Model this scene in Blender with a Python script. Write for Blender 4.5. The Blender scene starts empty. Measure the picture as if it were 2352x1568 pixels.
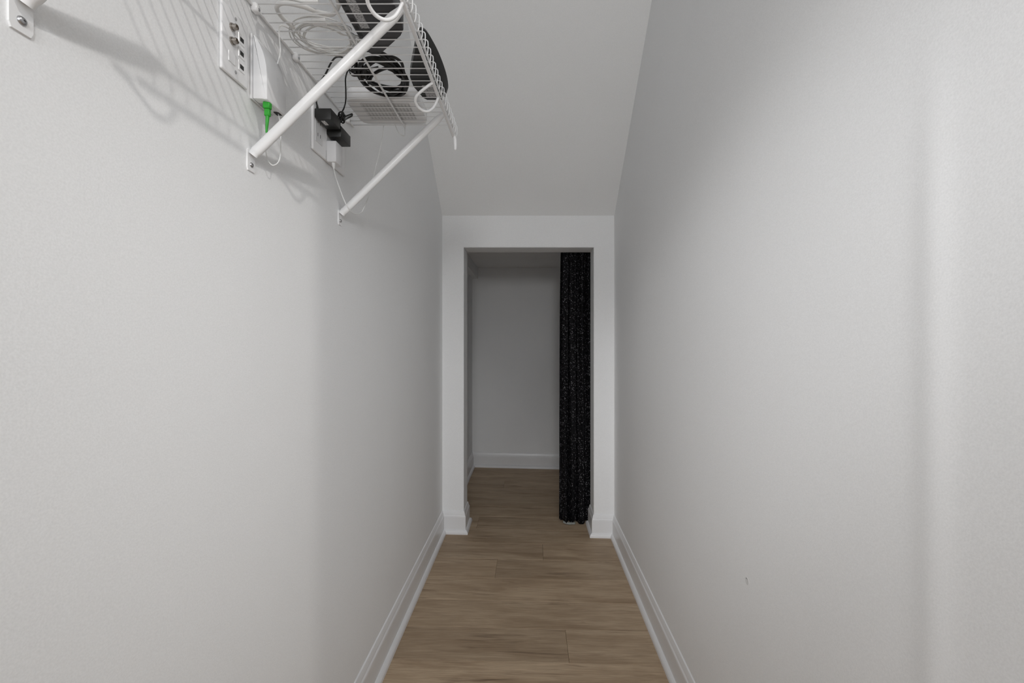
import bpy, bmesh, math, random
from mathutils import Vector, Matrix

random.seed(7)
scene = bpy.context.scene
COL = scene.collection

# ------------------------------------------------------------------ camera, light, exposure
EYE = 1.134                                    # camera height above the closet floor
cam_d = bpy.data.cameras.new('camera')
cam_d.sensor_width = 36.0
cam_d.lens = 36.0 * 1000.0 / 2352.0            # 15.3 mm wide angle
cam_d.shift_x = -41.0 / 2352.0
cam_d.shift_y = -4.0 / 2352.0
cam_d.clip_start = 0.01
cam = bpy.data.objects.new('camera', cam_d)
cam.location = (0, 0, EYE)
cam.rotation_euler = (math.pi / 2, 0, 0)
COL.objects.link(cam)
scene.camera = cam

world = bpy.data.worlds.new('world')
scene.world = world
world.use_nodes = True
bg = world.node_tree.nodes['Background']
bg.inputs[0].default_value = (0.90, 0.95, 1.0, 1)
bg.inputs[1].default_value = 0.30

# room ceiling spot behind the camera, plus two added fill spots
def spotlight(name, loc, target, angle, radius, watts, col):
    d = bpy.data.lights.new(name, 'SPOT')
    d.energy = watts
    d.color = col
    d.spot_size = math.radians(angle)
    d.spot_blend = 1.0
    d.shadow_soft_size = radius
    o = bpy.data.objects.new(name, d)
    o.location = loc
    o.rotation_euler = (Vector(target) - Vector(loc)).to_track_quat('-Z', 'Y').to_euler()
    COL.objects.link(o)


spotlight('room_spot_right', (1.05, -0.30, 2.79), (-0.51, 1.14, 0.85), 60, 0.020, 37.0, (1.0, 0.965, 0.92))
spotlight('fill_spot_left', (-0.35, -0.90, 2.10), (0.492, 1.40, 0.92), 34, 0.15, 105.0, (0.98, 0.985, 1.0))  # added fill that brightens the right wall, no real fixture
spotlight('fill_spot_middle', (0.40, -0.90, 1.90), (-0.51, 1.50, 0.80), 38, 0.15, 56.0, (0.98, 0.985, 1.0))  # added fill that brightens the far left wall, no real fixture

fill_d = bpy.data.lights.new('fill_point', 'POINT')  # added unseen fill that lifts the sloped ceiling and end wall
fill_d.energy = 66.0
fill_d.color = (0.98, 0.985, 1.0)
fill_d.shadow_soft_size = 0.22
fill = bpy.data.objects.new('fill_point', fill_d)
fill.location = (0.05, -2.0, 1.75)
COL.objects.link(fill)

# added area fill behind the camera, placed at a made-up unseen window
area_d = bpy.data.lights.new('fill_area', 'AREA')
area_d.shape = 'RECTANGLE'
area_d.size = 1.9
area_d.size_y = 1.6
area_d.energy = 8.0
area_d.color = (0.91, 0.955, 1.0)
area_o = bpy.data.objects.new('fill_area', area_d)
area_o.location = (0.75, -2.36, 1.45)
area_o.rotation_euler = (math.pi / 2, 0, 0)
COL.objects.link(area_o)

vs = scene.view_settings
vs.view_transform = 'Standard'
vs.look = 'None'
vs.gamma = 1.0
vs.use_curve_mapping = False
vs.exposure = 0.05


# ------------------------------------------------------------------ materials
def new_mat(name):
    m = bpy.data.materials.new(name)
    m.use_nodes = True
    nt = m.node_tree
    return m, nt, nt.nodes['Principled BSDF']


def node(nt, t, **kw):
    n = nt.nodes.new(t)
    for k, v in kw.items():
        setattr(n, k, v)
    return n


def plain(name, col, rough=0.5, metal=0.0, bump=0.0, bump_scale=400.0, var=0.0):
    m, nt, b = new_mat(name)
    b.inputs['Base Color'].default_value = (*col, 1)
    b.inputs['Roughness'].default_value = rough
    b.inputs['Metallic'].default_value = metal
    tc = node(nt, 'ShaderNodeTexCoord')
    nz = node(nt, 'ShaderNodeTexNoise')
    nz.inputs['Scale'].default_value = bump_scale
    nz.inputs['Detail'].default_value = 3.0
    nt.links.new(tc.outputs['Object'], nz.inputs['Vector'])
    if bump > 0:
        bp = node(nt, 'ShaderNodeBump')
        bp.inputs['Strength'].default_value = bump
        bp.inputs['Distance'].default_value = 0.002
        nt.links.new(nz.outputs['Fac'], bp.inputs['Height'])
        nt.links.new(bp.outputs['Normal'], b.inputs['Normal'])
    if var > 0:
        mx = node(nt, 'ShaderNodeMixRGB')
        mx.inputs[1].default_value = (*[c * (1 - var) for c in col], 1)
        mx.inputs[2].default_value = (*[min(1, c * (1 + var)) for c in col], 1)
        nt.links.new(nz.outputs['Fac'], mx.inputs[0])
        nt.links.new(mx.outputs[0], b.inputs['Base Color'])
    return m


def paint(name, col):
    """matt wall paint with fine roller texture and faint smudges"""
    m, nt, b = new_mat(name)
    tc = node(nt, 'ShaderNodeTexCoord')
    big = node(nt, 'ShaderNodeTexNoise')
    big.inputs['Scale'].default_value = 2.3
    big.inputs['Detail'].default_value = 4
    fine = node(nt, 'ShaderNodeTexNoise')
    fine.inputs['Scale'].default_value = 420
    fine.inputs['Detail'].default_value = 3
    for n in (big, fine):
        nt.links.new(tc.outputs['Object'], n.inputs['Vector'])
    mx = node(nt, 'ShaderNodeMixRGB')
    mx.inputs[1].default_value = (*[c * 0.97 for c in col], 1)
    mx.inputs[2].default_value = (*[c * 1.03 for c in col], 1)
    nt.links.new(big.outputs['Fac'], mx.inputs[0])
    mf = node(nt, 'ShaderNodeMixRGB', blend_type='MULTIPLY')
    mf.inputs[0].default_value = 0.16
    nt.links.new(mx.outputs[0], mf.inputs[1])
    nt.links.new(fine.outputs['Fac'], mf.inputs[2])
    nt.links.new(mf.outputs[0], b.inputs['Base Color'])
    bp = node(nt, 'ShaderNodeBump')
    bp.inputs['Strength'].default_value = 0.16
    bp.inputs['Distance'].default_value = 0.001
    nt.links.new(fine.outputs['Fac'], bp.inputs['Height'])
    nt.links.new(bp.outputs['Normal'], b.inputs['Normal'])
    b.inputs['Roughness'].default_value = 0.75
    b.inputs['Specular IOR Level'].default_value = 0.3
    return m


def wood():
    m, nt, b = new_mat('oak_vinyl_plank')
    tc = node(nt, 'ShaderNodeTexCoord')
    oi = node(nt, 'ShaderNodeObjectInfo')
    off = node(nt, 'ShaderNodeVectorMath', operation='SCALE')
    off.inputs[0].default_value = (13.1, 7.7, 3.3)
    nt.links.new(oi.outputs['Random'], off.inputs['Scale'])
    add = node(nt, 'ShaderNodeVectorMath', operation='ADD')
    nt.links.new(tc.outputs['Object'], add.inputs[0])
    nt.links.new(off.outputs[0], add.inputs[1])

    def grain(sx, sy, detail, dist):
        mp = node(nt, 'ShaderNodeMapping')
        mp.inputs['Scale'].default_value = (sx, sy, 1)
        nt.links.new(add.outputs[0], mp.inputs['Vector'])
        n = node(nt, 'ShaderNodeTexNoise')
        n.inputs['Scale'].default_value = 1
        n.inputs['Detail'].default_value = detail
        n.inputs['Roughness'].default_value = 0.62
        n.inputs['Distortion'].default_value = dist
        nt.links.new(mp.outputs[0], n.inputs['Vector'])
        return n
    broad = grain(2.2, 13, 5, 0.5)
    fine = grain(9, 190, 5, 0.2)
    streak = grain(3.2, 46, 3, 0.8)
    r = node(nt, 'ShaderNodeValToRGB')
    e = r.color_ramp.elements
    e[0].position, e[0].color = 0.28, (0.335, 0.235, 0.148, 1)
    e[1].position, e[1].color = 0.70, (0.570, 0.438, 0.302, 1)
    nt.links.new(broad.outputs['Fac'], r.inputs[0])
    m1 = node(nt, 'ShaderNodeMixRGB', blend_type='MULTIPLY')
    m1.inputs[0].default_value = 0.55
    rf = node(nt, 'ShaderNodeValToRGB')
    rf.color_ramp.elements[0].position, rf.color_ramp.elements[0].color = 0.30, (0.55, 0.52, 0.50, 1)
    rf.color_ramp.elements[1].position, rf.color_ramp.elements[1].color = 0.65, (1.1, 1.1, 1.1, 1)
    nt.links.new(fine.outputs['Fac'], rf.inputs[0])
    nt.links.new(r.outputs[0], m1.inputs[1])
    nt.links.new(rf.outputs[0], m1.inputs[2])
    rs = node(nt, 'ShaderNodeValToRGB')
    rs.color_ramp.elements[0].position, rs.color_ramp.elements[0].color = 0.27, (0.48, 0.44, 0.42, 1)
    rs.color_ramp.elements[1].position, rs.color_ramp.elements[1].color = 0.42, (1, 1, 1, 1)
    nt.links.new(streak.outputs['Fac'], rs.inputs[0])
    m2 = node(nt, 'ShaderNodeMixRGB', blend_type='MULTIPLY')
    m2.inputs[0].default_value = 0.8
    nt.links.new(m1.outputs[0], m2.inputs[1])
    nt.links.new(rs.outputs[0], m2.inputs[2])
    hv = node(nt, 'ShaderNodeHueSaturation')
    mr = node(nt, 'ShaderNodeMapRange')
    mr.inputs['To Min'].default_value = 0.90
    mr.inputs['To Max'].default_value = 1.10
    nt.links.new(oi.outputs['Random'], mr.inputs['Value'])
    nt.links.new(mr.outputs[0], hv.inputs['Value'])
    nt.links.new(m2.outputs[0], hv.inputs['Color'])
    nt.links.new(hv.outputs[0], b.inputs['Base Color'])
    b.inputs['Roughness'].default_value = 0.55
    b.inputs['Specular IOR Level'].default_value = 0.35
    bp = node(nt, 'ShaderNodeBump')
    bp.inputs['Strength'].default_value = 0.2
    bp.inputs['Distance'].default_value = 0.001
    nt.links.new(fine.outputs['Fac'], bp.inputs['Height'])
    nt.links.new(bp.outputs['Normal'], b.inputs['Normal'])
    return m


def sequin():
    m, nt, b = new_mat('black_glitter_fabric')
    tc = node(nt, 'ShaderNodeTexCoord')
    v = node(nt, 'ShaderNodeTexVoronoi')
    v.inputs['Scale'].default_value = 190
    nt.links.new(tc.outputs['Object'], v.inputs['Vector'])
    sp = node(nt, 'ShaderNodeSeparateColor')
    nt.links.new(v.outputs['Color'], sp.inputs[0])
    r = node(nt, 'ShaderNodeValToRGB')
    r.color_ramp.elements[0].position, r.color_ramp.elements[0].color = 0.74, (0.004, 0.004, 0.005, 1)
    r.color_ramp.elements[1].position, r.color_ramp.elements[1].color = 1.0, (0.42, 0.41, 0.44, 1)  # glitter flecks, with their sparkle painted in as pale colour
    nt.links.new(sp.outputs[0], r.inputs[0])
    d = node(nt, 'ShaderNodeMath', operation='LESS_THAN')
    d.inputs[1].default_value = 0.36
    nt.links.new(v.outputs['Distance'], d.inputs[0])
    mx = node(nt, 'ShaderNodeMixRGB')
    mx.inputs[1].default_value = (0.003, 0.003, 0.004, 1)
    nt.links.new(d.outputs[0], mx.inputs[0])
    nt.links.new(r.outputs[0], mx.inputs[2])
    nt.links.new(mx.outputs[0], b.inputs['Base Color'])
    b.inputs['Roughness'].default_value = 0.7
    b.inputs['Specular IOR Level'].default_value = 0.15
    return m


def text_print(name, base, ink, sx, sy):
    """pale sticker with rows of fine illegible print"""
    m, nt, b = new_mat(name)
    tc = node(nt, 'ShaderNodeTexCoord')
    mp = node(nt, 'ShaderNodeMapping')
    mp.inputs['Scale'].default_value = (sx, sy, 1)
    nt.links.new(tc.outputs['Object'], mp.inputs['Vector'])
    n = node(nt, 'ShaderNodeTexNoise')
    n.inputs['Scale'].default_value = 1
    n.inputs['Detail'].default_value = 1
    nt.links.new(mp.outputs[0], n.inputs['Vector'])
    r = node(nt, 'ShaderNodeValToRGB')
    r.color_ramp.elements[0].position, r.color_ramp.elements[0].color = 0.38, (*ink, 1)
    r.color_ramp.elements[1].position, r.color_ramp.elements[1].color = 0.48, (*base, 1)
    nt.links.new(n.outputs['Fac'], r.inputs[0])
    nt.links.new(r.outputs[0], b.inputs['Base Color'])
    b.inputs['Roughness'].default_value = 0.5
    return m


M = {
    'wall': paint('wall_paint', (0.966, 0.969, 0.970)),
    'roomwall': paint('room_wall_paint', (0.42, 0.43, 0.44)),
    'ceiling': paint('ceiling_paint', (0.962, 0.965, 0.960)),
    'trim': plain('trim_gloss_white', (0.83, 0.83, 0.835), 0.32, bump=0.03, bump_scale=60),
    'wood': wood(),
    'wire': plain('white_vinyl_coating', (0.88, 0.88, 0.88), 0.28, bump=0.02, bump_scale=120),
    'white': plain('white_plastic', (0.88, 0.88, 0.885), 0.18, bump=0.02, bump_scale=200),
    'white_matt': plain('white_matt_plastic', (0.78, 0.78, 0.785), 0.5, bump=0.02, bump_scale=200),
    'white_cable': plain('white_cable_jacket', (0.80, 0.80, 0.79), 0.4, var=0.03, bump_scale=60),
    'grey': plain('grey_plastic', (0.40, 0.40, 0.405), 0.5, var=0.05, bump_scale=80),
    'vent': plain('vent_grey', (0.66, 0.66, 0.66), 0.6, var=0.06, bump_scale=300),
    'slotgrey': plain('vent_slot_grey', (0.50, 0.50, 0.50), 0.6, var=0.05),
    'darkgrey': plain('dark_grey_plastic', (0.055, 0.055, 0.058), 0.5, var=0.12, bump_scale=150),
    'black': plain('black_plastic', (0.013, 0.013, 0.012), 0.42, bump=0.12, bump_scale=900, var=0.2),
    'blackcable': plain('black_cable_jacket', (0.010, 0.010, 0.009), 0.38, var=0.15, bump_scale=200),
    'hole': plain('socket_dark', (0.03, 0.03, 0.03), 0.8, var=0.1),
    'green': plain('green_plug_plastic', (0.035, 0.40, 0.035), 0.4, var=0.06, bump_scale=90),
    'metal': plain('nickel_connector', (0.38, 0.35, 0.32), 0.28, 1.0, var=0.05),
    'steel': plain('screw_steel', (0.42, 0.42, 0.43), 0.32, 1.0, var=0.05),
    'sticker': text_print('rating_sticker', (0.75, 0.75, 0.74), (0.2, 0.2, 0.2), 900, 240),
    'greysticker': text_print('grey_sticker', (0.50, 0.50, 0.51), (0.10, 0.10, 0.10), 260, 700),
    'dent': plain('dented_paint', (0.74, 0.74, 0.735), 0.8, var=0.03),
    'dark_arc': plain('grey_arc', (0.40, 0.40, 0.40), 0.8, var=0.05),
    'curtain': sequin(),
    'lining': plain('curtain_lining', (0.28, 0.29, 0.27), 0.8, var=0.1, bump_scale=90),
}


# ------------------------------------------------------------------ mesh helpers
def link(name, bm, mat, parent=None, smooth=False, **props):
    me = bpy.data.meshes.new(name)
    bmesh.ops.recalc_face_normals(bm, faces=bm.faces)
    bm.to_mesh(me)
    bm.free()
    mats = mat if isinstance(mat, (list, tuple)) else [mat]
    for k in mats:
        me.materials.append(M[k] if isinstance(k, str) else k)
    if smooth:
        for p in me.polygons:
            p.use_smooth = True
        if smooth != 'all':
            me.set_sharp_from_angle(angle=math.radians(38))
    return link_mesh(name, me, parent, **props)


def link_mesh(name, me, parent=None, loc=None, **props):
    o = bpy.data.objects.new(name, me)
    COL.objects.link(o)
    if parent is not None:
        o.parent = parent
    if loc:
        o.location = loc
    for k, v in props.items():
        o[k] = v
    return o


def tag(o, label, cat, group=None):
    o['label'] = label
    o['category'] = cat
    if group:
        o['group'] = group
    return o


def thing(name, label, cat, loc=(0, 0, 0), group=None):
    o = bpy.data.objects.new(name, None)
    o.empty_display_size = 0.03
    o.location = loc
    COL.objects.link(o)
    return tag(o, label, cat, group)


class Local:
    """converts room coordinates (x, depth, height above the eye) to coordinates of a thing at loc"""
    def __init__(self, loc):
        self.o = Vector(loc)

    def __call__(self, x, y, z):
        return Vector((x, y, EYE + z)) - self.o


def add_box(bm, a, b, bevel=0.0, seg=2):
    a, b = Vector(a), Vector(b)
    r = bmesh.ops.create_cube(bm, size=1.0)
    vs_ = r['verts']
    bmesh.ops.scale(bm, vec=[abs(b[i] - a[i]) for i in range(3)], verts=vs_)
    bmesh.ops.translate(bm, vec=(a + b) / 2, verts=vs_)
    if bevel > 0:
        es = list({e for v in vs_ for e in v.link_edges})
        bmesh.ops.bevel(bm, geom=es, offset=bevel, segments=seg, profile=0.5, affect='EDGES')
    return bm


def box(a, b, bevel=0.0, seg=2):
    return add_box(bmesh.new(), a, b, bevel, seg)


def add_prism(bm, pts, lo, hi, axis='y'):
    """extrude a closed 2D outline; axis y: pts=(x,z), axis z: pts=(x,y), axis x: pts=(y,z)"""
    def mk(p, t):
        return {'y': (p[0], t, p[1]), 'z': (p[0], p[1], t), 'x': (t, p[0], p[1])}[axis]
    v0 = [bm.verts.new(mk(p, lo)) for p in pts]
    v1 = [bm.verts.new(mk(p, hi)) for p in pts]
    n = len(pts)
    f = [bm.faces.new(v0), bm.faces.new(v1)]
    for i in range(n):
        bm.faces.new((v0[i], v0[(i + 1) % n], v1[(i + 1) % n], v1[i]))
    return f


def prism(pts, lo, hi, axis='y', bevel=0.0, seg=2):
    bm = bmesh.new()
    add_prism(bm, pts, lo, hi, axis)
    bmesh.ops.recalc_face_normals(bm, faces=bm.faces)
    if bevel > 0:
        es = [e for e in bm.edges if len(e.link_faces) == 2 and e.calc_face_angle(0) > 0.6]
        bmesh.ops.bevel(bm, geom=es, offset=bevel, segments=seg, profile=0.5, affect='EDGES')
    return bm


def catmull(pts, n=8, closed=False):
    pts = [Vector(p) for p in pts]
    out = []
    N = len(pts)
    rng = range(N if closed else N - 1)
    for i in rng:
        if closed:
            p0, p1, p2, p3 = pts[i - 1], pts[i], pts[(i + 1) % N], pts[(i + 2) % N]
        else:
            p0 = pts[i - 1] if i > 0 else pts[0] * 2 - pts[1]
            p1, p2 = pts[i], pts[i + 1]
            p3 = pts[i + 2] if i + 2 < N else pts[-1] * 2 - pts[-2]
        for k in range(n):
            t = k / n
            out.append(0.5 * ((2 * p1) + (p2 - p0) * t + (2 * p0 - 5 * p1 + 4 * p2 - p3) * t * t
                              + (3 * p1 - p0 - 3 * p2 + p3) * t ** 3))
    if not closed:
        out.append(pts[-1])
    return out


def add_tube(bm, pts, r, sides=8, closed=False, flat=1.0, up=None):
    """tube along a path; r is a number or one radius per point; flat squashes it along its binormal"""
    pts = [Vector(p) for p in pts]
    N = len(pts)
    rad = r if isinstance(r, (list, tuple)) else [r] * N
    rings = []
    prev = None
    for i, p in enumerate(pts):
        if closed:
            t = pts[(i + 1) % N] - pts[i - 1]
        else:
            t = pts[min(i + 1, N - 1)] - pts[max(i - 1, 0)]
        if t.length < 1e-9:
            t = Vector((0, 0, 1))
        t.normalize()
        if prev is None:
            a = Vector(up) if up else (Vector((0, 0, 1)) if abs(t.z) < 0.9 else Vector((1, 0, 0)))
            nrm = (a - t * a.dot(t)).normalized()
        else:
            nrm = prev - t * prev.dot(t)
            nrm = nrm.normalized() if nrm.length > 1e-6 else prev
        prev = nrm
        bn = t.cross(nrm)
        rings.append([bm.verts.new(p + (nrm * math.cos(2 * math.pi * k / sides)
                                        + bn * flat * math.sin(2 * math.pi * k / sides)) * rad[i]) for k in range(sides)])
    for i in range(N if closed else N - 1):
        A, B = rings[i], rings[(i + 1) % N]
        for k in range(sides):
            bm.faces.new((A[k], A[(k + 1) % sides], B[(k + 1) % sides], B[k]))
    if not closed:
        bm.faces.new(list(reversed(rings[0])))
        bm.faces.new(rings[-1])
    return bm


def tube(pts, r, sides=8, closed=False, flat=1.0, up=None):
    return add_tube(bmesh.new(), pts, r, sides, closed, flat, up)


def add_lathe(bm, prof, origin, axis, sides=20):
    """prof: (radius, distance along the axis) from start to end"""
    axis = Vector(axis).normalized()
    a = Vector((0, 0, 1)) if abs(axis.z) < 0.9 else Vector((1, 0, 0))
    u = (a - axis * a.dot(axis)).normalized()
    w = axis.cross(u)
    o = Vector(origin)
    rings = []
    for (rr, d) in prof:
        rr = max(rr, 1e-5)
        rings.append([bm.verts.new(o + axis * d + (u * math.cos(2 * math.pi * k / sides) + w * math.sin(2 * math.pi * k / sides)) * rr)
                      for k in range(sides)])
    for A, B in zip(rings, rings[1:]):
        for k in range(sides):
            bm.faces.new((A[k], A[(k + 1) % sides], B[(k + 1) % sides], B[k]))
    bm.faces.new(list(reversed(rings[0])))
    bm.faces.new(rings[-1])
    return bm


def lathe(prof, origin, axis, sides=20):
    return add_lathe(bmesh.new(), prof, origin, axis, sides)


# ------------------------------------------------------------------ the setting
XL, XR = -0.510, 0.492            # faces of the corridor walls
Y0 = 0.18                         # where the closet opens to the room behind the camera
YE, YE2 = 2.537, 2.685            # end wall, front and back face
YB = 3.855                        # back wall of the low space behind the opening
OL, OR, OH = -0.3856, 0.3730, EYE + 0.538   # opening in the end wall
TILT = 0.025                      # the old floor falls to the right
ZS = 2.90                         # flat ceiling


def zf(x):
    return -TILT * x


S = dict(kind='structure')

# floor: slab and planks lie in one slightly tilted object
slab = box((-0.75, -2.55, -0.12), (2.45, 4.0, -0.0075))
floor = link('floor', slab, 'wood', **S)
floor.rotation_euler = (0, math.atan(TILT), 0)
ROW = 0.178
plank_cache = {}


def plank(x0, x1, y0):
    key = (round(x1 - x0, 4))
    if key not in plank_cache:
        L = x1 - x0
        bm = box((0.0003, 0.0003, -0.0075), (L - 0.0003, ROW - 0.0003, 0.0))
        es = [e for e in bm.edges if all(v.co.z > -0.001 for v in e.verts)]
        bmesh.ops.bevel(bm, geom=es, offset=0.0011, segments=1, affect='EDGES')
        me = bpy.data.meshes.new('plank')
        bmesh.ops.recalc_face_normals(bm, faces=bm.faces)
        bm.to_mesh(me)
        bm.free()
        me.materials.append(M['wood'])
        plank_cache[key] = me
    link_mesh('plank', plank_cache[key], floor, (x0, y0, 0))


joints = {-1: 0.07, -2: -0.166, -5: 0.139, 1: -0.32, 3: 0.30, 5: -0.20, -7: 0.0}
for k in range(-8, 9):
    y = 2.423 + ROW * k
    if y > YB:
        continue
    right = 1.36 if y > YE else 0.60
    xs = [-0.60] + ([joints[k]] if k in joints else []) + [right]
    for x0, x1 in zip(xs, xs[1:]):
        plank(x0, x1, y)

# ceiling: flat over the room, sloping down under the stairs to the end wall
SL = 0.826


def zslope(y):
    return EYE + 0.723 + SL * (YE - y)


y_break = YE - (ZS - EYE - 0.723) / SL
link('ceiling', prism([(-2.5, ZS), (y_break, ZS), (YE + 0.03, zslope(YE + 0.03)), (YE + 0.10, zslope(YE + 0.03)),
                       (YE + 0.10, zslope(YE) + 0.16), (y_break + 0.1, ZS + 0.14), (-2.5, ZS + 0.14)], -0.66, 2.4, 'x'), 'ceiling', **S)

link('wall_left', box((XL - 0.12, -2.5, -0.16), (XL, YB + 0.12, 3.04)), 'wall', **S)

# right wall with the shallow ridge of a taped drywall seam
bm = bmesh.new()
ys = [Y0 + (0.40 - Y0) * i / 4 for i in range(4)] + [0.40 + 0.26 * i / 40 for i in range(41)] + [0.8, 1.2, 1.8, YE + 0.02]
zs = [-0.16, 0.5, 1.0, 1.2, 1.30, 1.36, 1.42, 1.48, 1.56, 1.9, 3.04]


def seam(y, z):
    fade = 1.0 if z < 1.30 else max(0.0, 1.0 - (z - 1.30) / 0.22)
    return 0.0022 * math.exp(-((y - 0.532) / 0.023) ** 2) * fade


g = [[bm.verts.new((XR - seam(y, z), y, z)) for z in zs] for y in ys]
for i in range(len(ys) - 1):
    for j in range(len(zs) - 1):
        bm.faces.new((g[i][j], g[i + 1][j], g[i + 1][j + 1], g[i][j + 1]))
yl, yh, zl, zh = ys[0], ys[-1], zs[0], zs[-1]
back = [[bm.verts.new((XR + 0.115, y, z)) for z in (zl, zh)] for y in (yl, yh)]
bm.faces.new((back[0][0], back[0][1], back[1][1], back[1][0]))
bm.faces.new([g[0][j] for j in range(len(zs))] + [back[0][1], back[0][0]])
bm.faces.new([g[-1][j] for j in range(len(zs))] + [back[1][1], back[1][0]])
bm.faces.new([g[i][0] for i in range(len(ys))] + [back[1][0], back[0][0]])
bm.faces.new([g[i][-1] for i in range(len(ys))] + [back[1][1], back[0][1]])
wall_r = link('wall_right', bm, 'wall', smooth='all', **S)
wall_r.data.set_sharp_from_angle(angle=math.radians(30))
# small dent on the right wall with a darker grey arc along its top
dent = link('wall_dent', lathe([(0.0085, -0.0002), (0.0082, 0.0003), (0.0066, 0.0005), (0.0050, 0.0003), (0.0, 0.0002)],
                               (XR, 0.986, EYE - 0.546), (-1, 0, 0), 18), 'dent', wall_r, smooth=True)
link('dark_arc', tube(catmull([(XR - 0.0003, 0.986 + 0.0062 * math.cos(a), EYE - 0.546 + 0.0052 * math.sin(a)) for a in (0.5, 0.9, 1.3, 1.7, 2.1)], 3),
                   [0.0004, 0.0009] + [0.0013] * 9 + [0.0009, 0.0004], 6, flat=0.3, up=(0, 0, 1)), 'dark_arc', dent, smooth=True)

# end wall with its opening
bev = prism([(XL - 0.02, -0.16), (OL, -0.16), (OL, OH), (OR, OH), (OR, -0.16), (XR + 0.02, -0.16),
             (XR + 0.02, EYE + 0.75), (XL - 0.02, EYE + 0.75)], YE, YE2, 'y')
es = [e for e in bev.edges if all(OL - 1e-4 <= v.co.x <= OR + 1e-4 and v.co.z <= OH + 1e-4 for v in e.verts)
      and abs(e.verts[0].co.y - e.verts[1].co.y) < 1e-4]
bmesh.ops.bevel(bev, geom=es, offset=0.003, segments=2, affect='EDGES')
link('wall_far', bev, 'wall', smooth=True, **S)

# low space behind the opening
link('wall_back', box((XL - 0.02, YB, -0.16), (1.36, YB + 0.12, EYE + 0.75)), 'wall', **S)
link('wall_back_right', box((1.30, YE2, -0.16), (1.42, YB + 0.02, EYE + 0.75)), 'wall', **S)
link('wall_back_near', box((XR + 0.02, YE2 - 0.10, -0.16), (1.42, YE2, EYE + 0.75)), 'wall', **S)
link('ceiling_back', box((XL - 0.02, YE2 - 0.002, EYE + 0.636), (1.42, YB + 0.02, EYE + 0.75)), 'ceiling', **S)
link('trim_1', box((XL, YE2, EYE + 0.540), (-0.459, YB, EYE + 0.640), 0.002, 1), 'wall', **S)

# room behind the camera
link('wall_room_front', box((XR + 0.10, Y0, -0.16), (2.42, Y0 + 0.115, 3.04)), 'roomwall', **S)
link('wall_room_right', box((2.30, -2.5, -0.16), (2.42, Y0 + 0.05, 3.04)), 'roomwall', **S)
wb = bmesh.new()
for a, b in (((-0.63, -2.5, -0.16), (-0.25, -2.38, 3.04)), ((1.75, -2.5, -0.16), (2.42, -2.38, 3.04)),
             ((-0.25, -2.5, -0.16), (1.75, -2.38, 0.62)), ((-0.25, -2.5, 2.28), (1.75, -2.38, 3.04))):
    add_box(wb, a, b)
link('wall_room_back', wb, 'roomwall', **S)

# baseboards: profiles swept along the walls with mitred corners
BASE = [(0, -0.012), (0.013, -0.012), (0.013, 0.094), (0.0122, 0.100), (0.0090, 0.106), (0.0085, 0.110), (0.0062, 0.119), (0.0040, 0.126), (0.0, 0.128)]
SHOE = [(0.0125, -0.012), (0.027, -0.012), (0.027, 0.004), (0.0258, 0.011), (0.0225, 0.017), (0.0180, 0.0215), (0.0125, 0.024)]


def mitres(path, side):
    out = []
    nr = []
    for a, b in zip(path, path[1:]):
        d = (Vector(b) - Vector(a)).normalized()
        nr.append(Vector((d.y, -d.x)) * side)
    for i in range(len(path)):
        if i == 0:
            out.append(nr[0])
        elif i == len(path) - 1:
            out.append(nr[-1])
        else:
            a, b = nr[i - 1], nr[i]
            out.append((a + b) / (1 + a.dot(b)))
    return out


def sweep(path, mit, prof):
    bm = bmesh.new()
    rings = []
    for p, m in zip(path, mit):
        rings.append([bm.verts.new((p[0] + m.x * d, p[1] + m.y * d, z + zf(p[0]))) for d, z in prof])
    n = len(prof)
    for A, B in zip(rings, rings[1:]):
        for k in range(n):
            bm.faces.new((A[k], A[(k + 1) % n], B[(k + 1) % n], B[k]))
    bm.faces.new(list(reversed(rings[0])))
    bm.faces.new(rings[-1])
    return bm


def baseboards(path, side, runs):
    mit = mitres(path, side)
    for name, i, j in runs:
        o = link(name, sweep(path[i:j + 1], mit[i:j + 1], BASE), 'trim', **S)
        link('shoe_molding', sweep(path[i:j + 1], mit[i:j + 1], SHOE), 'trim', o)


baseboards([(XL, -2.38), (XL, YE), (OL, YE), (OL, YE2), (XL, YE2), (XL, YB), (1.30, YB)], 1,
           [('baseboard_left', 0, 1), ('baseboard_far_left', 1, 4), ('baseboard_back_left', 4, 5), ('baseboard_back', 5, 6)])
baseboards([(1.30, YE2), (OR, YE2), (OR, YE), (XR, YE), (XR, Y0)], 1 * -1 * -1,
           [('baseboard_far_right', 0, 3), ('baseboard_right', 3, 4)])

# ------------------------------------------------------------------ wire shelf on the left wall
LOC = (XL, 0.83, EYE + 0.615)
L_ = Local(LOC)
shelf = thing('wire_shelf', 'white coated wire shelf with diagonal braces mounted high on the left wall', 'shelf', LOC)
ZW, RW = 0.615, 0.00128
bm = bmesh.new()
add_tube(bm, [(0.0025, 0, 0), (0.15, 0, 0), (0.294, 0, 0), (0.2985, 0, -0.0012), (0.3010, 0, -0.0042), (0.3015, 0, -0.010),
              (0.3010, 0, -0.026), (0.2985, 0, -0.034)], RW, 6)
wire_me = bpy.data.meshes.new('wire')
bmesh.ops.recalc_face_normals(bm, faces=bm.faces)
bm.to_mesh(wire_me)
bm.free()
wire_me.materials.append(M['wire'])
for p in wire_me.polygons:
    p.use_smooth = True
for k in range(36):
    link_mesh('wire', wire_me, shelf, (0, 1.2475 - 0.02369 * k - LOC[1], 0))
YA, YZ = 0.405, 1.252


def rod(name, x, z, r, y0=YA, y1=YZ, sides=10):
    return link(name, tube([L_(x, y0, z), L_(x, (y0 + y1) / 2, z), L_(x, y1, z)], r, sides), 'wire', shelf, smooth=True)


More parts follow.
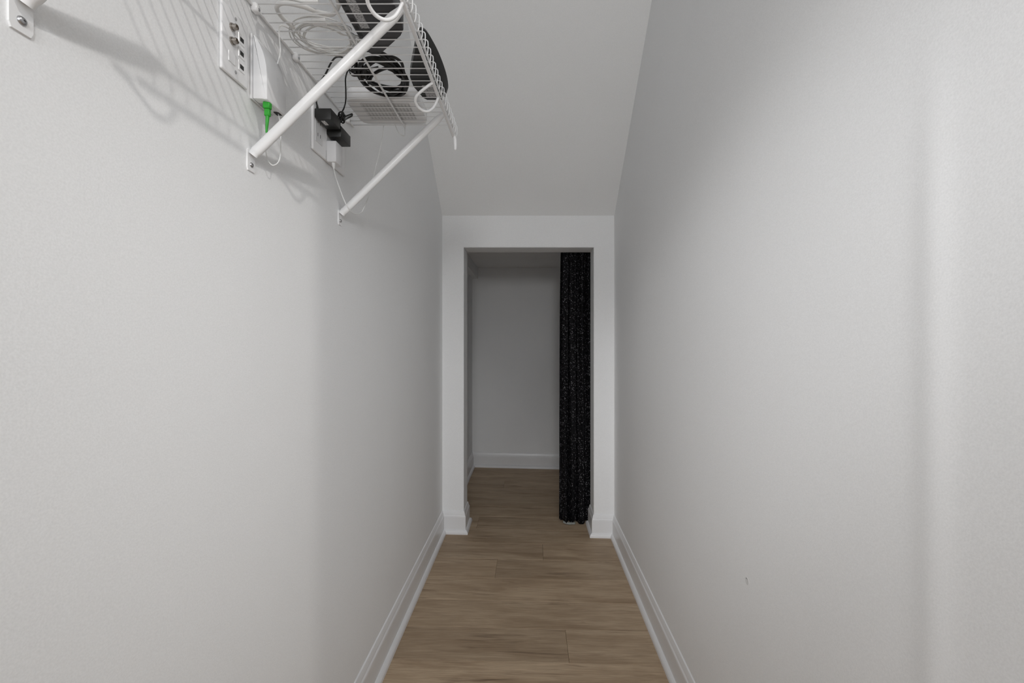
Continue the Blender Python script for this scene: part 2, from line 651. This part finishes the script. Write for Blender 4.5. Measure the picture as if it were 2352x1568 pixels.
rod('back_rod', -0.5062, ZW - RW - 0.0024, 0.0025)
rod('middle_rod', -0.360, ZW - RW - 0.0024, 0.0025)
rod('front_top_rod', -0.2210, ZW - RW - 0.0026, 0.0027)
rod('front_lower_rod', -0.2195, 0.583, 0.0041)
# end cap on the lip
link('end_cap', tube([L_(-0.2165, 1.244, 0.586), L_(-0.2150, 1.250, 0.574), L_(-0.2145, 1.253, 0.560), L_(-0.2150, 1.254, 0.548), L_(-0.2155, 1.254, 0.5455)],
                     [0.0045, 0.0052, 0.0050, 0.0044, 0.002], 10), 'wire', shelf, smooth=True)
# hanger loops below the front rod
for yc in (0.426, 0.719, 1.012):
    pts = [(-0.2195, yc - 0.029, 0.580), (-0.238, yc - 0.030, 0.566), (-0.256, yc - 0.0275, 0.5510), (-0.2615, yc - 0.016, 0.5435),
           (-0.2560, yc + 0.001, 0.5375), (-0.2435, yc + 0.0125, 0.5370), (-0.2325, yc + 0.022, 0.548), (-0.2255, yc + 0.027, 0.562), (-0.2195, yc + 0.030, 0.579)]
    link('hanger_loop', tube(catmull([L_(*p) for p in pts], 6), 0.0032, 10), 'wire', shelf, smooth=True)
# wall clips on the back rod
for yc in (0.800, 0.938, 1.206):
    c = link('wall_clip', box(L_(-0.510, yc - 0.0075, 0.600), L_(-0.4975, yc + 0.0075, 0.617), 0.0045, 3), 'white', shelf, smooth=True)
    link('nail', lathe([(0.0028, 0), (0.0026, 0.0008), (0.0, 0.0012)], L_(-0.4976, yc, 0.606), (1, 0, 0), 12), 'steel', c, smooth=True)
# diagonal braces
for yc in (0.435, 0.794, 1.167):
    path = catmull([L_(-0.5050, yc, 0.3365), L_(-0.4990, yc, 0.3435), L_(-0.487, yc, 0.3545), L_(-0.42, yc, 0.420), L_(-0.30, yc, 0.538), L_(-0.232, yc, 0.604), L_(-0.222, yc, 0.6105)], 3)
    n = len(path)
    rr = [0.0096 if 2 < i < n - 4 else (0.0088 if i <= 2 else 0.0060) for i in range(n)]
    br = link('brace', tube(path, rr, 14, flat=0.85, up=(-0.7, 0, 0.7)), 'wire', shelf, smooth=True)
    bp = bmesh.new()
    out = [(yc - 0.0105, 0.343), (yc - 0.0105, 0.312), (yc - 0.0085, 0.3068), (yc + 0.0085, 0.3068), (yc + 0.0105, 0.312), (yc + 0.0105, 0.343), (yc + 0.007, 0.3465), (yc - 0.007, 0.3465)]
    add_prism(bp, [(y - LOC[1], EYE + z - LOC[2]) for y, z in out], 0.0, 0.0022, 'x')
    link('foot_plate', bp, 'wire', br)
    link('screw', lathe([(0.0044, 0.0), (0.0042, 0.0012), (0.0028, 0.0026), (0.0009, 0.0031), (0.0009, 0.0016), (0.0, 0.0016)],
                        L_(-0.5078, yc, 0.3185), (1, 0, 0), 14), 'steel', br, smooth=True)

# ------------------------------------------------------------------ things on the left wall
# data plate with coax connectors
LOC = (XL, 0.7465, EYE + 0.446)
L_ = Local(LOC)
t = thing('data_wall_plate', 'white six-port wall plate with two coax connectors on the left wall', 'wall plate', LOC)
link('plate', box(L_(-0.510, 0.713, 0.446), L_(-0.5045, 0.780, 0.560), 0.0028, 3), 'white', t, smooth=True)
for z in (0.529, 0.5055):
    c = link('coax_connector', lathe([(0.0062, 0), (0.0062, 0.002), (0.0050, 0.0022), (0.0050, 0.0085), (0.0042, 0.0095), (0.0034, 0.0095), (0.0034, 0.007), (0, 0.007)],
                                     L_(-0.5046, 0.737, z), (1, 0, 0), 16), 'metal', t, smooth=True)
    link('hex_nut', lathe([(0.0068, 0.0003), (0.0068, 0.0026)], L_(-0.5046, 0.737, z), (1, 0, 0), 6), 'metal', c)
for z in (0.524, 0.500, 0.4765):
    j = link('data_jack', box(L_(-0.5046, 0.753, z - 0.009), L_(-0.5036, 0.770, z + 0.009), 0.0006, 1), 'white', t)
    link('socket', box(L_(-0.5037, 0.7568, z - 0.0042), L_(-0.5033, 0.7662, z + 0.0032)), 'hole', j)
link('blank_insert', box(L_(-0.5046, 0.728, 0.4675), L_(-0.5036, 0.745, 0.4855), 0.0006, 1), 'white', t)
for z in (0.5495, 0.4585):
    link('screw', lathe([(0.0030, 0), (0.0027, 0.0008), (0.0, 0.0012)], L_(-0.5046, 0.7465, z), (1, 0, 0), 12), 'grey', t, smooth=True)

# fibre terminal with a green plug
LOC = (XL, 0.8235, EYE + 0.438)
L_ = Local(LOC)
t = thing('fiber_terminal', 'white rounded fibre terminal box with green plug on the left wall', 'network box', LOC)
ox, oz = -LOC[0], EYE - LOC[2]
prof = [(-0.5045, 0.4390), (-0.5045, 0.5570), (-0.5015, 0.5550), (-0.4965, 0.5475), (-0.4910, 0.5370), (-0.4860, 0.5255), (-0.4820, 0.5120), (-0.4796, 0.4985), (-0.4785, 0.4850), (-0.4780, 0.4380), (-0.4800, 0.4365), (-0.488, 0.4385)]
link('cover', prism([(x + ox, z + oz) for x, z in prof], 0.792 - LOC[1], 0.855 - LOC[1], 'y', 0.0022, 2), 'white', t, smooth=True)
prof = [(-0.510, 0.4385), (-0.510, 0.5580), (-0.5050, 0.5578), (-0.5050, 0.4385)]
link('back_plate', prism([(x + ox, z + oz) for x, z in prof], 0.7915 - LOC[1], 0.8555 - LOC[1], 'y', 0.001, 1), 'white_matt', t, smooth=True)
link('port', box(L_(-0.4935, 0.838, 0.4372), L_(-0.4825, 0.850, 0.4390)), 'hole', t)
link('port', box(L_(-0.5030, 0.808, 0.4368), L_(-0.4965, 0.830, 0.4395), 0.001, 1), 'grey', t, smooth=True)
bm = bmesh.new()
add_box(bm, L_(-0.4915, 0.800, 0.4260), L_(-0.4790, 0.8095, 0.4385), 0.0012, 1)
pl = link('green_plug', bm, 'green', t, smooth=True)
link('plug_sleeve', box(L_(-0.4898, 0.8012, 0.4125), L_(-0.4800, 0.8085, 0.4262), 0.0014, 1), 'green', pl, smooth=True)
link('plug_boot', lathe([(0.0032, 0), (0.0030, 0.006), (0.0022, 0.022), (0.0016, 0.030)], L_(-0.4850, 0.8050, 0.4128), (-0.10, 0.05, -1), 12), 'green', pl, smooth=True)
pts = [(-0.4880, 0.8065, 0.384), (-0.4935, 0.812, 0.372), (-0.4985, 0.822, 0.356), (-0.4985, 0.828, 0.342), (-0.4920, 0.832, 0.3335), (-0.4830, 0.834, 0.3385), (-0.4790, 0.835, 0.352),
       (-0.4785, 0.836, 0.380), (-0.4800, 0.838, 0.410), (-0.4850, 0.842, 0.430), (-0.4880, 0.844, 0.4385)]
link('fiber_cable', tube(catmull([L_(*p) for p in pts], 6), 0.0010, 6), 'white_cable', t, smooth=True)

# thin white lead rising from the terminal to the shelf
pts = [(-0.4960, 0.848, 0.527), (-0.4900, 0.848, 0.542), (-0.4905, 0.856, 0.566), (-0.4925, 0.8570, 0.588), (-0.4935, 0.8568, 0.6035), (-0.4920, 0.8572, 0.6170), (-0.4860, 0.8640, 0.6215), (-0.470, 0.880, 0.6190), (-0.455, 0.897, 0.6178)]
LOC = (-0.496, 0.848, EYE + 0.527)
L_ = Local(LOC)
o = link('white_lead', tube(catmull([L_(*p) for p in pts], 8), 0.0013, 8), 'white_cable', smooth=True)
o.location = LOC
tag(o, 'thin white lead arching from the fibre terminal up onto the wire shelf', 'cable')

# three-gang outlet plate
LOC = (XL, 1.10, EYE + 0.444)
L_ = Local(LOC)
t = thing('outlet_wall_plate', 'wide white outlet plate behind the plugged-in adapters on the left wall', 'wall plate', LOC)
link('plate', box(L_(-0.510, 1.012, 0.444), L_(-0.5035, 1.188, 0.560), 0.0028, 3), 'white', t, smooth=True)
for yc in (1.0385, 1.092, 1.150):
    r = link('receptacle', box(L_(-0.5036, yc - 0.0165, 0.468), L_(-0.5026, yc + 0.0165, 0.535), 0.0006, 1), 'white_matt', t)
    for zc in (0.486, 0.517):
        for dy in (-0.0062, 0.0062):
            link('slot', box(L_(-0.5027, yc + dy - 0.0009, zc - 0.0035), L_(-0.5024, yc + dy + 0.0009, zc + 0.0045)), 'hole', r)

# adapters
def adapter(name, label, a, b, mat, chamfer, group=None):
    loc = ((a[0] + b[0]) / 2, (a[1] + b[1]) / 2, EYE + a[2])
    lo = Local(loc)
    e = thing(name, label, 'adapter', loc, group)
    # body with a chamfered wall-side bottom edge
    A, B = lo(*a), lo(*b)
    bm = prism([(A.x, B.z), (B.x, B.z), (B.x, A.z), (A.x + chamfer, A.z), (A.x, A.z + chamfer)], A.y, B.y, 'y', 0.0016, 2)
    link('body', bm, mat, e, smooth=True)
    return e, lo


e, L_ = adapter('power_adapter', 'black power adapter with small white label plugged into the outlet plate', (-0.5028, 1.016, 0.514), (-0.4640, 1.066, 0.5405), 'black', 0.006)
link('rating_label', box(L_(-0.4905, 1.0225, 0.5136), L_(-0.4815, 1.0430, 0.5141)), 'sticker', e)
link('strain_relief', lathe([(0.0030, 0), (0.0026, 0.004), (0.0018, 0.010)], L_(-0.4975, 1.020, 0.540), (-0.1, 0.05, 1), 10), 'black', e, smooth=True)
pts = [(-0.4985, 1.0205, 0.548), (-0.5010, 1.0215, 0.560), (-0.5005, 1.0222, 0.580), (-0.4930, 1.0222, 0.603), (-0.4790, 1.0215, 0.624), (-0.460, 1.005, 0.637), (-0.440, 0.985, 0.638), (-0.418, 0.968, 0.628), (-0.400, 0.965, 0.620), (-0.375, 0.968, 0.6195)]
link('cord', tube(catmull([L_(*p) for p in pts], 8), 0.0019, 8), 'blackcable', e, smooth=True)

e, L_ = adapter('power_adapter', 'plain black power adapter wedged below the labelled one on the outlet plate', (-0.5028, 1.076, 0.5015), (-0.4665, 1.134, 0.529), 'black', 0.007)
link('strain_relief', lathe([(0.0030, 0), (0.0026, 0.004), (0.0018, 0.010)], L_(-0.474, 1.084, 0.5285), (0.1, -0.1, 1), 10), 'black', e, smooth=True)
# tied cord bundle above it, then the cord up through the shelf
bundle = []
for k in range(46):
    a = k * 0.62
    bundle.append((-0.4685 + 0.0085 * math.cos(a) + random.uniform(-.0016, .0016), 1.083 + 0.013 * math.sin(a * 0.93) + random.uniform(-.0016, .0016), 0.5525 + 0.0075 * math.sin(a * 1.31 + 0.6) + random.uniform(-.0012, .0012)))
pts = [(-0.4735, 1.083, 0.536), (-0.472, 1.084, 0.544)] + bundle + [(-0.464, 1.076, 0.562), (-0.4560, 1.068, 0.5680), (-0.4420, 1.045, 0.5730), (-0.4320, 1.022, 0.5860), (-0.4255, 1.005, 0.602), (-0.4185, 0.999, 0.6150), (-0.414, 1.000, 0.6215)]
link('cord', tube(catmull([L_(*p) for p in pts], 4), 0.0017, 6), 'blackcable', e, smooth=True)
link('cord_tie', tube(catmull([L_(*p) for p in [(-0.470, 1.080, 0.545), (-0.4580, 1.084, 0.556), (-0.4500, 1.088, 0.562), (-0.4460, 1.092, 0.566), (-0.4480, 1.094, 0.562), (-0.456, 1.090, 0.555), (-0.468, 1.088, 0.546)]], 5), 0.0020, 6), 'blackcable', e, smooth=True)

e, L_ = adapter('power_adapter', 'white cube power adapter with thin cable below the black adapters', (-0.5028, 1.076, 0.4400), (-0.4790, 1.112, 0.492), 'white_matt', 0.003)
link('cable_boot', lathe([(0.0042, 0), (0.0044, 0.003), (0.0036, 0.009), (0.0016, 0.015)], L_(-0.4890, 1.0840, 0.4402), (0.05, 0.05, -1), 12), 'white_cable', e, smooth=True)
pts = [(-0.4885, 1.0850, 0.4265), (-0.4865, 1.0870, 0.4120), (-0.4780, 1.095, 0.385), (-0.4700, 1.110, 0.356), (-0.4660, 1.125, 0.343), (-0.4600, 1.140, 0.3345), (-0.4520, 1.155, 0.3320), (-0.4450, 1.165, 0.3345), (-0.4380, 1.176, 0.348), (-0.4320, 1.188, 0.372), (-0.4260, 1.196, 0.405)]
pts = [(-0.4885, 1.0850, 0.4265), (-0.4865, 1.0870, 0.4120), (-0.4800, 1.092, 0.388), (-0.4710, 1.100, 0.357), (-0.4650, 1.112, 0.338), (-0.4640, 1.140, 0.3320), (-0.4640, 1.175, 0.3400), (-0.4640, 1.200, 0.3510), (-0.4640, 1.212, 0.362), (-0.4560, 1.222, 0.392), (-0.4500, 1.232, 0.430), (-0.4420, 1.241, 0.480), (-0.4300, 1.250, 0.545), (-0.4250, 1.258, 0.600), (-0.4230, 1.2605, 0.619)]
link('cable', tube(catmull([L_(*p) for p in pts], 6), 0.0013, 6), 'white_cable', e, smooth=True)

# ------------------------------------------------------------------ things lying on the shelf
ZT = ZW + RW + 0.0002            # top of the wires


def coil(cx, cy, rx, ry, turns, r, jit, z0, hgt, seed, phase=0.0, n=14):
    rnd = random.Random(seed)
    pts = []
    for i in range(int(turns * n)):
        a = phase + 2 * math.pi * i / n
        tk = i // n
        rj = 1 + jit * math.sin(tk * 2.4 + 0.7) + rnd.uniform(-0.02, 0.02)
        ox_ = jit * 0.35 * rx * math.sin(tk * 1.9)
        oy_ = jit * 0.35 * ry * math.cos(tk * 2.7)
        pts.append((cx + ox_ + rx * rj * math.cos(a), cy + oy_ + ry * rj * math.sin(a),
                    z0 + r + hgt * (0.5 + 0.5 * math.sin(a * 1.5 + tk * 1.3)) * min(1, tk / 2 + 0.3)))
    return pts


def loose(name, label, cat, pts, r, mat, loc, sides=6, n=4, group=None):
    lo = Local((loc[0], loc[1], EYE + loc[2]))
    o = link(name, tube(catmull([lo(*p) for p in pts], n), r, sides), mat, smooth=True)
    o.location = (loc[0], loc[1], EYE + loc[2])
    return tag(o, label, cat, group)


c = loose('cable_coil', 'loose coil of thin white cable lying on the wire shelf', 'cable',
          coil(-0.420, 0.898, 0.056, 0.044, 11, 0.0012, 0.20, ZT, 0.010, 3) + [(-0.372, 0.905, 0.622), (-0.362, 0.925, 0.619), (-0.385, 0.950, 0.6185), (-0.41, 0.955, 0.6185)],
          0.0012, 'white_cable', (-0.42, 0.90, ZT))
lo = Local((-0.42, 0.90, EYE + ZT))
link('plug', box(lo(-0.425, 0.846, ZT), lo(-0.398, 0.858, ZT + 0.011), 0.002, 2), 'white', c, smooth=True)

c = loose('cable_coil', 'thick white cord looped at the near end of the wire shelf', 'cable',
          [(-0.47, 0.868, 0.622), (-0.478, 0.840, 0.622), (-0.474, 0.815, 0.622), (-0.455, 0.804, 0.622), (-0.425, 0.812, 0.622), (-0.400, 0.828, 0.622), (-0.378, 0.832, 0.622), (-0.360, 0.815, 0.622), (-0.352, 0.795, 0.622), (-0.362, 0.765, 0.622), (-0.40, 0.750, 0.622), (-0.44, 0.765, 0.6285), (-0.455, 0.790, 0.630), (-0.430, 0.812, 0.632), (-0.395, 0.815, 0.632)],
          0.0042, 'white_cable', (-0.42, 0.81, ZT), 10, 6)

# black cable coil with a small tied bundle
main = coil(-0.349, 1.036, 0.048, 0.070, 8, 0.0032, 0.16, ZT, 0.016, 11, 0.4, 12)
c = loose('cable_coil', 'thick coil of black cable lying in the middle of the wire shelf', 'cable', main, 0.0032, 'blackcable', (-0.328, 1.035, ZT), 8, 4)
lo = Local((-0.328, 1.035, EYE + ZT))
pts = [(-0.392, 1.060, 0.624), (-0.37, 1.030, 0.628), (-0.325, 1.005, 0.628), (-0.298, 1.020, 0.626), (-0.295, 1.05, 0.624), (-0.31, 1.085, 0.624), (-0.35, 1.098, 0.626)]
link('inner_strand', tube(catmull([lo(*p) for p in pts], 6), 0.0036, 8), 'blackcable', c, smooth=True)
pts = [(-0.392, 1.012, 0.622), (-0.35, 0.985, 0.630), (-0.31, 0.970, 0.630), (-0.290, 0.978, 0.624), (-0.292, 1.005, 0.622), (-0.30, 1.030, 0.626), (-0.33, 1.012, 0.63)]
link('inner_strand', tube(catmull([lo(*p) for p in pts], 6), 0.0034, 8), 'blackcable', c, smooth=True)

pts = [(-0.4135, 1.000, 0.6225)]
rnd = random.Random(5)
for k in range(80):
    a = k * 0.55
    pts.append((-0.402 + 0.019 * math.cos(a) + rnd.uniform(-.003, .003) + 0.0002 * k, 1.014 + 0.017 * math.sin(a) + rnd.uniform(-.002, .002), ZT + 0.0022 + 0.009 * (0.5 + 0.5 * math.sin(a * 0.43)) + rnd.uniform(0, .002)))
pts += [(-0.375, 1.01, 0.628), (-0.35, 1.005, 0.630)]
c = loose('cable_bundle', 'small tangled bundle of thin black cord beside the thick black coil', 'cable', pts, 0.0016, 'blackcable', (-0.40, 1.014, ZT), 6, 3)

# dark grey set-top box with a clipped corner
LOC = (-0.30, 0.82, EYE + ZT)
L_ = Local(LOC)
t = thing('set_top_box', 'dark grey flat device with a cut corner on the near part of the shelf', 'device', LOC)
out = [(-0.349, 0.665), (-0.349, 0.905), (-0.347, 0.935), (-0.338, 0.946), (-0.326, 0.944), (-0.262, 0.884), (-0.252, 0.868), (-0.249, 0.845), (-0.249, 0.665)]
link('body', prism([(x - LOC[0], y - LOC[1]) for x, y in out], 0.0, 0.034, 'z', 0.002, 2), 'darkgrey', t, smooth=True)
link('rating_label', box(L_(-0.334, 0.760, ZT - 0.0003), L_(-0.317, 0.862, ZT + 0.0002)), 'greysticker', t)
for k in range(7):
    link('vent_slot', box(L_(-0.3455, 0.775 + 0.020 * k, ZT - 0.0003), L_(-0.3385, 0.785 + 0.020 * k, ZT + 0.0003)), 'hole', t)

# black router with a curved side that overhangs the lip
LOC = (-0.24, 1.02, EYE + ZT)
L_ = Local(LOC)
t = thing('black_router', 'black curved router standing at the front edge of the shelf', 'device', LOC)
outer = catmull([(-0.2200, 0.893, 0), (-0.2120, 0.905, 0), (-0.2040, 0.950, 0), (-0.2005, 1.000, 0), (-0.2005, 1.050, 0), (-0.2050, 1.095, 0), (-0.2130, 1.120, 0)], 4)
inner = [(-0.240, 1.120), (-0.264, 1.1195), (-0.272, 1.110), (-0.2835, 1.060), (-0.2815, 1.022), (-0.2665, 0.982), (-0.2505, 0.942), (-0.2370, 0.907), (-0.2290, 0.894)]
top = [(p.x, p.y) for p in outer] + inner
foot = [(min(x, -0.2240), y) for x, y in top]
bm = bmesh.new()
v0 = [bm.verts.new((x - LOC[0], y - LOC[1], 0.0)) for x, y in foot]
v1 = [bm.verts.new((0.35 * x + 0.65 * xt - LOC[0], y - LOC[1], 0.009)) for (x, y), (xt, _) in zip(foot, top)]
v2 = [bm.verts.new((x - LOC[0], y - LOC[1], 0.021)) for x, y in top]
v3 = [bm.verts.new(((x + 0.245) * 0.90 - 0.245 - LOC[0], (y - 1.01) * 0.95 + 1.01 - LOC[1], 0.029)) for x, y in top]
for A, B in ((v0, v1), (v1, v2), (v2, v3)):
    for k in range(len(A)):
        q = (k + 1) % len(A)
        bm.faces.new((A[k], A[q], B[q], B[k]))
bm.faces.new(v0)
bm.faces.new(v3)
link('body', bm, 'black', t, smooth=True)
link('rating_label', box(L_(-0.262, 1.055, ZT - 0.0004), L_(-0.236, 1.108, ZT + 0.0002)), 'greysticker', t)

# white router at the far end
LOC = (-0.383, 1.16, EYE + ZT)
L_ = Local(LOC)
t = thing('white_router', 'white flat router with grey vent panel at the far end of the shelf', 'device', LOC)


def rounded(x0, x1, y0, y1, r, n=5):
    pts = []
    for cx, cy, a0 in ((x1 - r, y0 + r, -90), (x1 - r, y1 - r, 0), (x0 + r, y1 - r, 90), (x0 + r, y0 + r, 180)):
        for k in range(n + 1):
            a = math.radians(a0 + 90 * k / n)
            pts.append((cx + r * math.cos(a) - LOC[0], cy + r * math.sin(a) - LOC[1]))
    return pts


link('body', prism(rounded(-0.478, -0.290, 1.118, 1.249, 0.024), 0.001, 0.034, 'z', 0.003, 2), 'white', t, smooth=True)
v = link('vent_panel', prism(rounded(-0.445, -0.316, 1.136, 1.222, 0.004, 3), 0.0004, 0.0014, 'z'), 'vent', t)
for k in range(14):
    x = -0.440 + 0.0092 * k
    link('vent_slot', box(L_(x, 1.142, ZT + 0.0001), L_(x + 0.0035, 1.216, ZT + 0.0006)), 'slotgrey', v)

# hanging tag end of a thin cable at the far end of the middle rod
loose('white_lead', 'short white cable end drooping past the far edge of the shelf', 'cable',
      [(-0.352, 1.2505, 0.6240), (-0.356, 1.252, 0.6200), (-0.3600, 1.2590, 0.6170), (-0.3620, 1.2620, 0.606), (-0.3630, 1.264, 0.592), (-0.372, 1.266, 0.594), (-0.381, 1.266, 0.602), (-0.388, 1.262, 0.6165), (-0.388, 1.2520, 0.6220)],
      0.0014, 'white_cable', (-0.36, 1.24, ZT))

# ------------------------------------------------------------------ glitter curtain behind the opening
t = thing('curtain', 'narrow black glitter curtain bunched at the right side of the opening', 'curtain', (0.30, 2.715, 0.0))
bm = bmesh.new()
NX, NZ = 110, 44
ztop = EYE + 0.575
grid = []
for j in range(NZ + 1):
    s = j / NZ                               # 0 at the floor, 1 at the rod
    row = []
    for i in range(NX + 1):
        u = i / NX
        left = 0.178 + 0.014 * s + 0.003 * math.sin(5 * s + 0.5)
        x = left + (0.455 - left) * u
        amp = 0.020 * (1.0 - 0.45 * s)
        ph = u * 2 * math.pi * 5.2 + 0.5 * math.sin(3.1 * s) + 0.3
        y = 2.712 + amp * math.sin(ph) + 0.006 * math.sin(ph * 2.3 + 4 * s)
        x += 0.006 * math.cos(ph * 1.0 + 0.8)
        hem = 0.010 + 0.008 * math.sin(u * 23) + 0.006 * math.sin(u * 57 + 1) + 0.022 * max(0, 0.25 - u) * 1.5
        zb = zf(x) + max(0.004, hem)
        z = zb + (ztop - zb) * s
        if s < 0.06:
            y -= 0.012 * (1 - s / 0.06) ** 2 * (0.5 + 0.5 * math.sin(u * 17))
        row.append(bm.verts.new((x - 0.30, y - 2.715, z)))
    grid.append(row)
for j in range(NZ):
    for i in range(NX):
        bm.faces.new((grid[j][i], grid[j][i + 1], grid[j + 1][i + 1], grid[j + 1][i]))
panel = link('panel', bm, 'curtain', t, smooth='all')
sm = panel.modifiers.new('thickness', 'SOLIDIFY')
sm.thickness = 0.002
bm = bmesh.new()
pts = [(0.205 - 0.30, -0.030, 0.012), (0.222 - 0.30, -0.038, 0.008), (0.245 - 0.30, -0.040, 0.0055), (0.262 - 0.30, -0.034, 0.004), (0.280 - 0.30, -0.030, 0.004)]
a = [bm.verts.new((x, y, z + zf(x + 0.3))) for x, y, z in catmull(pts, 4)]
b = [bm.verts.new((x + 0.002, y + 0.012, z + 0.010 + zf(x + 0.3))) for x, y, z in catmull(pts, 4)]
for k in range(len(a) - 1):
    bm.faces.new((a[k], a[k + 1], b[k + 1], b[k]))
hem = link('hem_lining', bm, 'lining', t, smooth='all')
sm = hem.modifiers.new('thickness', 'SOLIDIFY')
sm.thickness = 0.002
link('rod', tube([(-0.79, 0, EYE + 0.585), (0.0, 0, EYE + 0.585), (0.99, 0, EYE + 0.585)], 0.008, 10), 'steel', t, smooth=True)
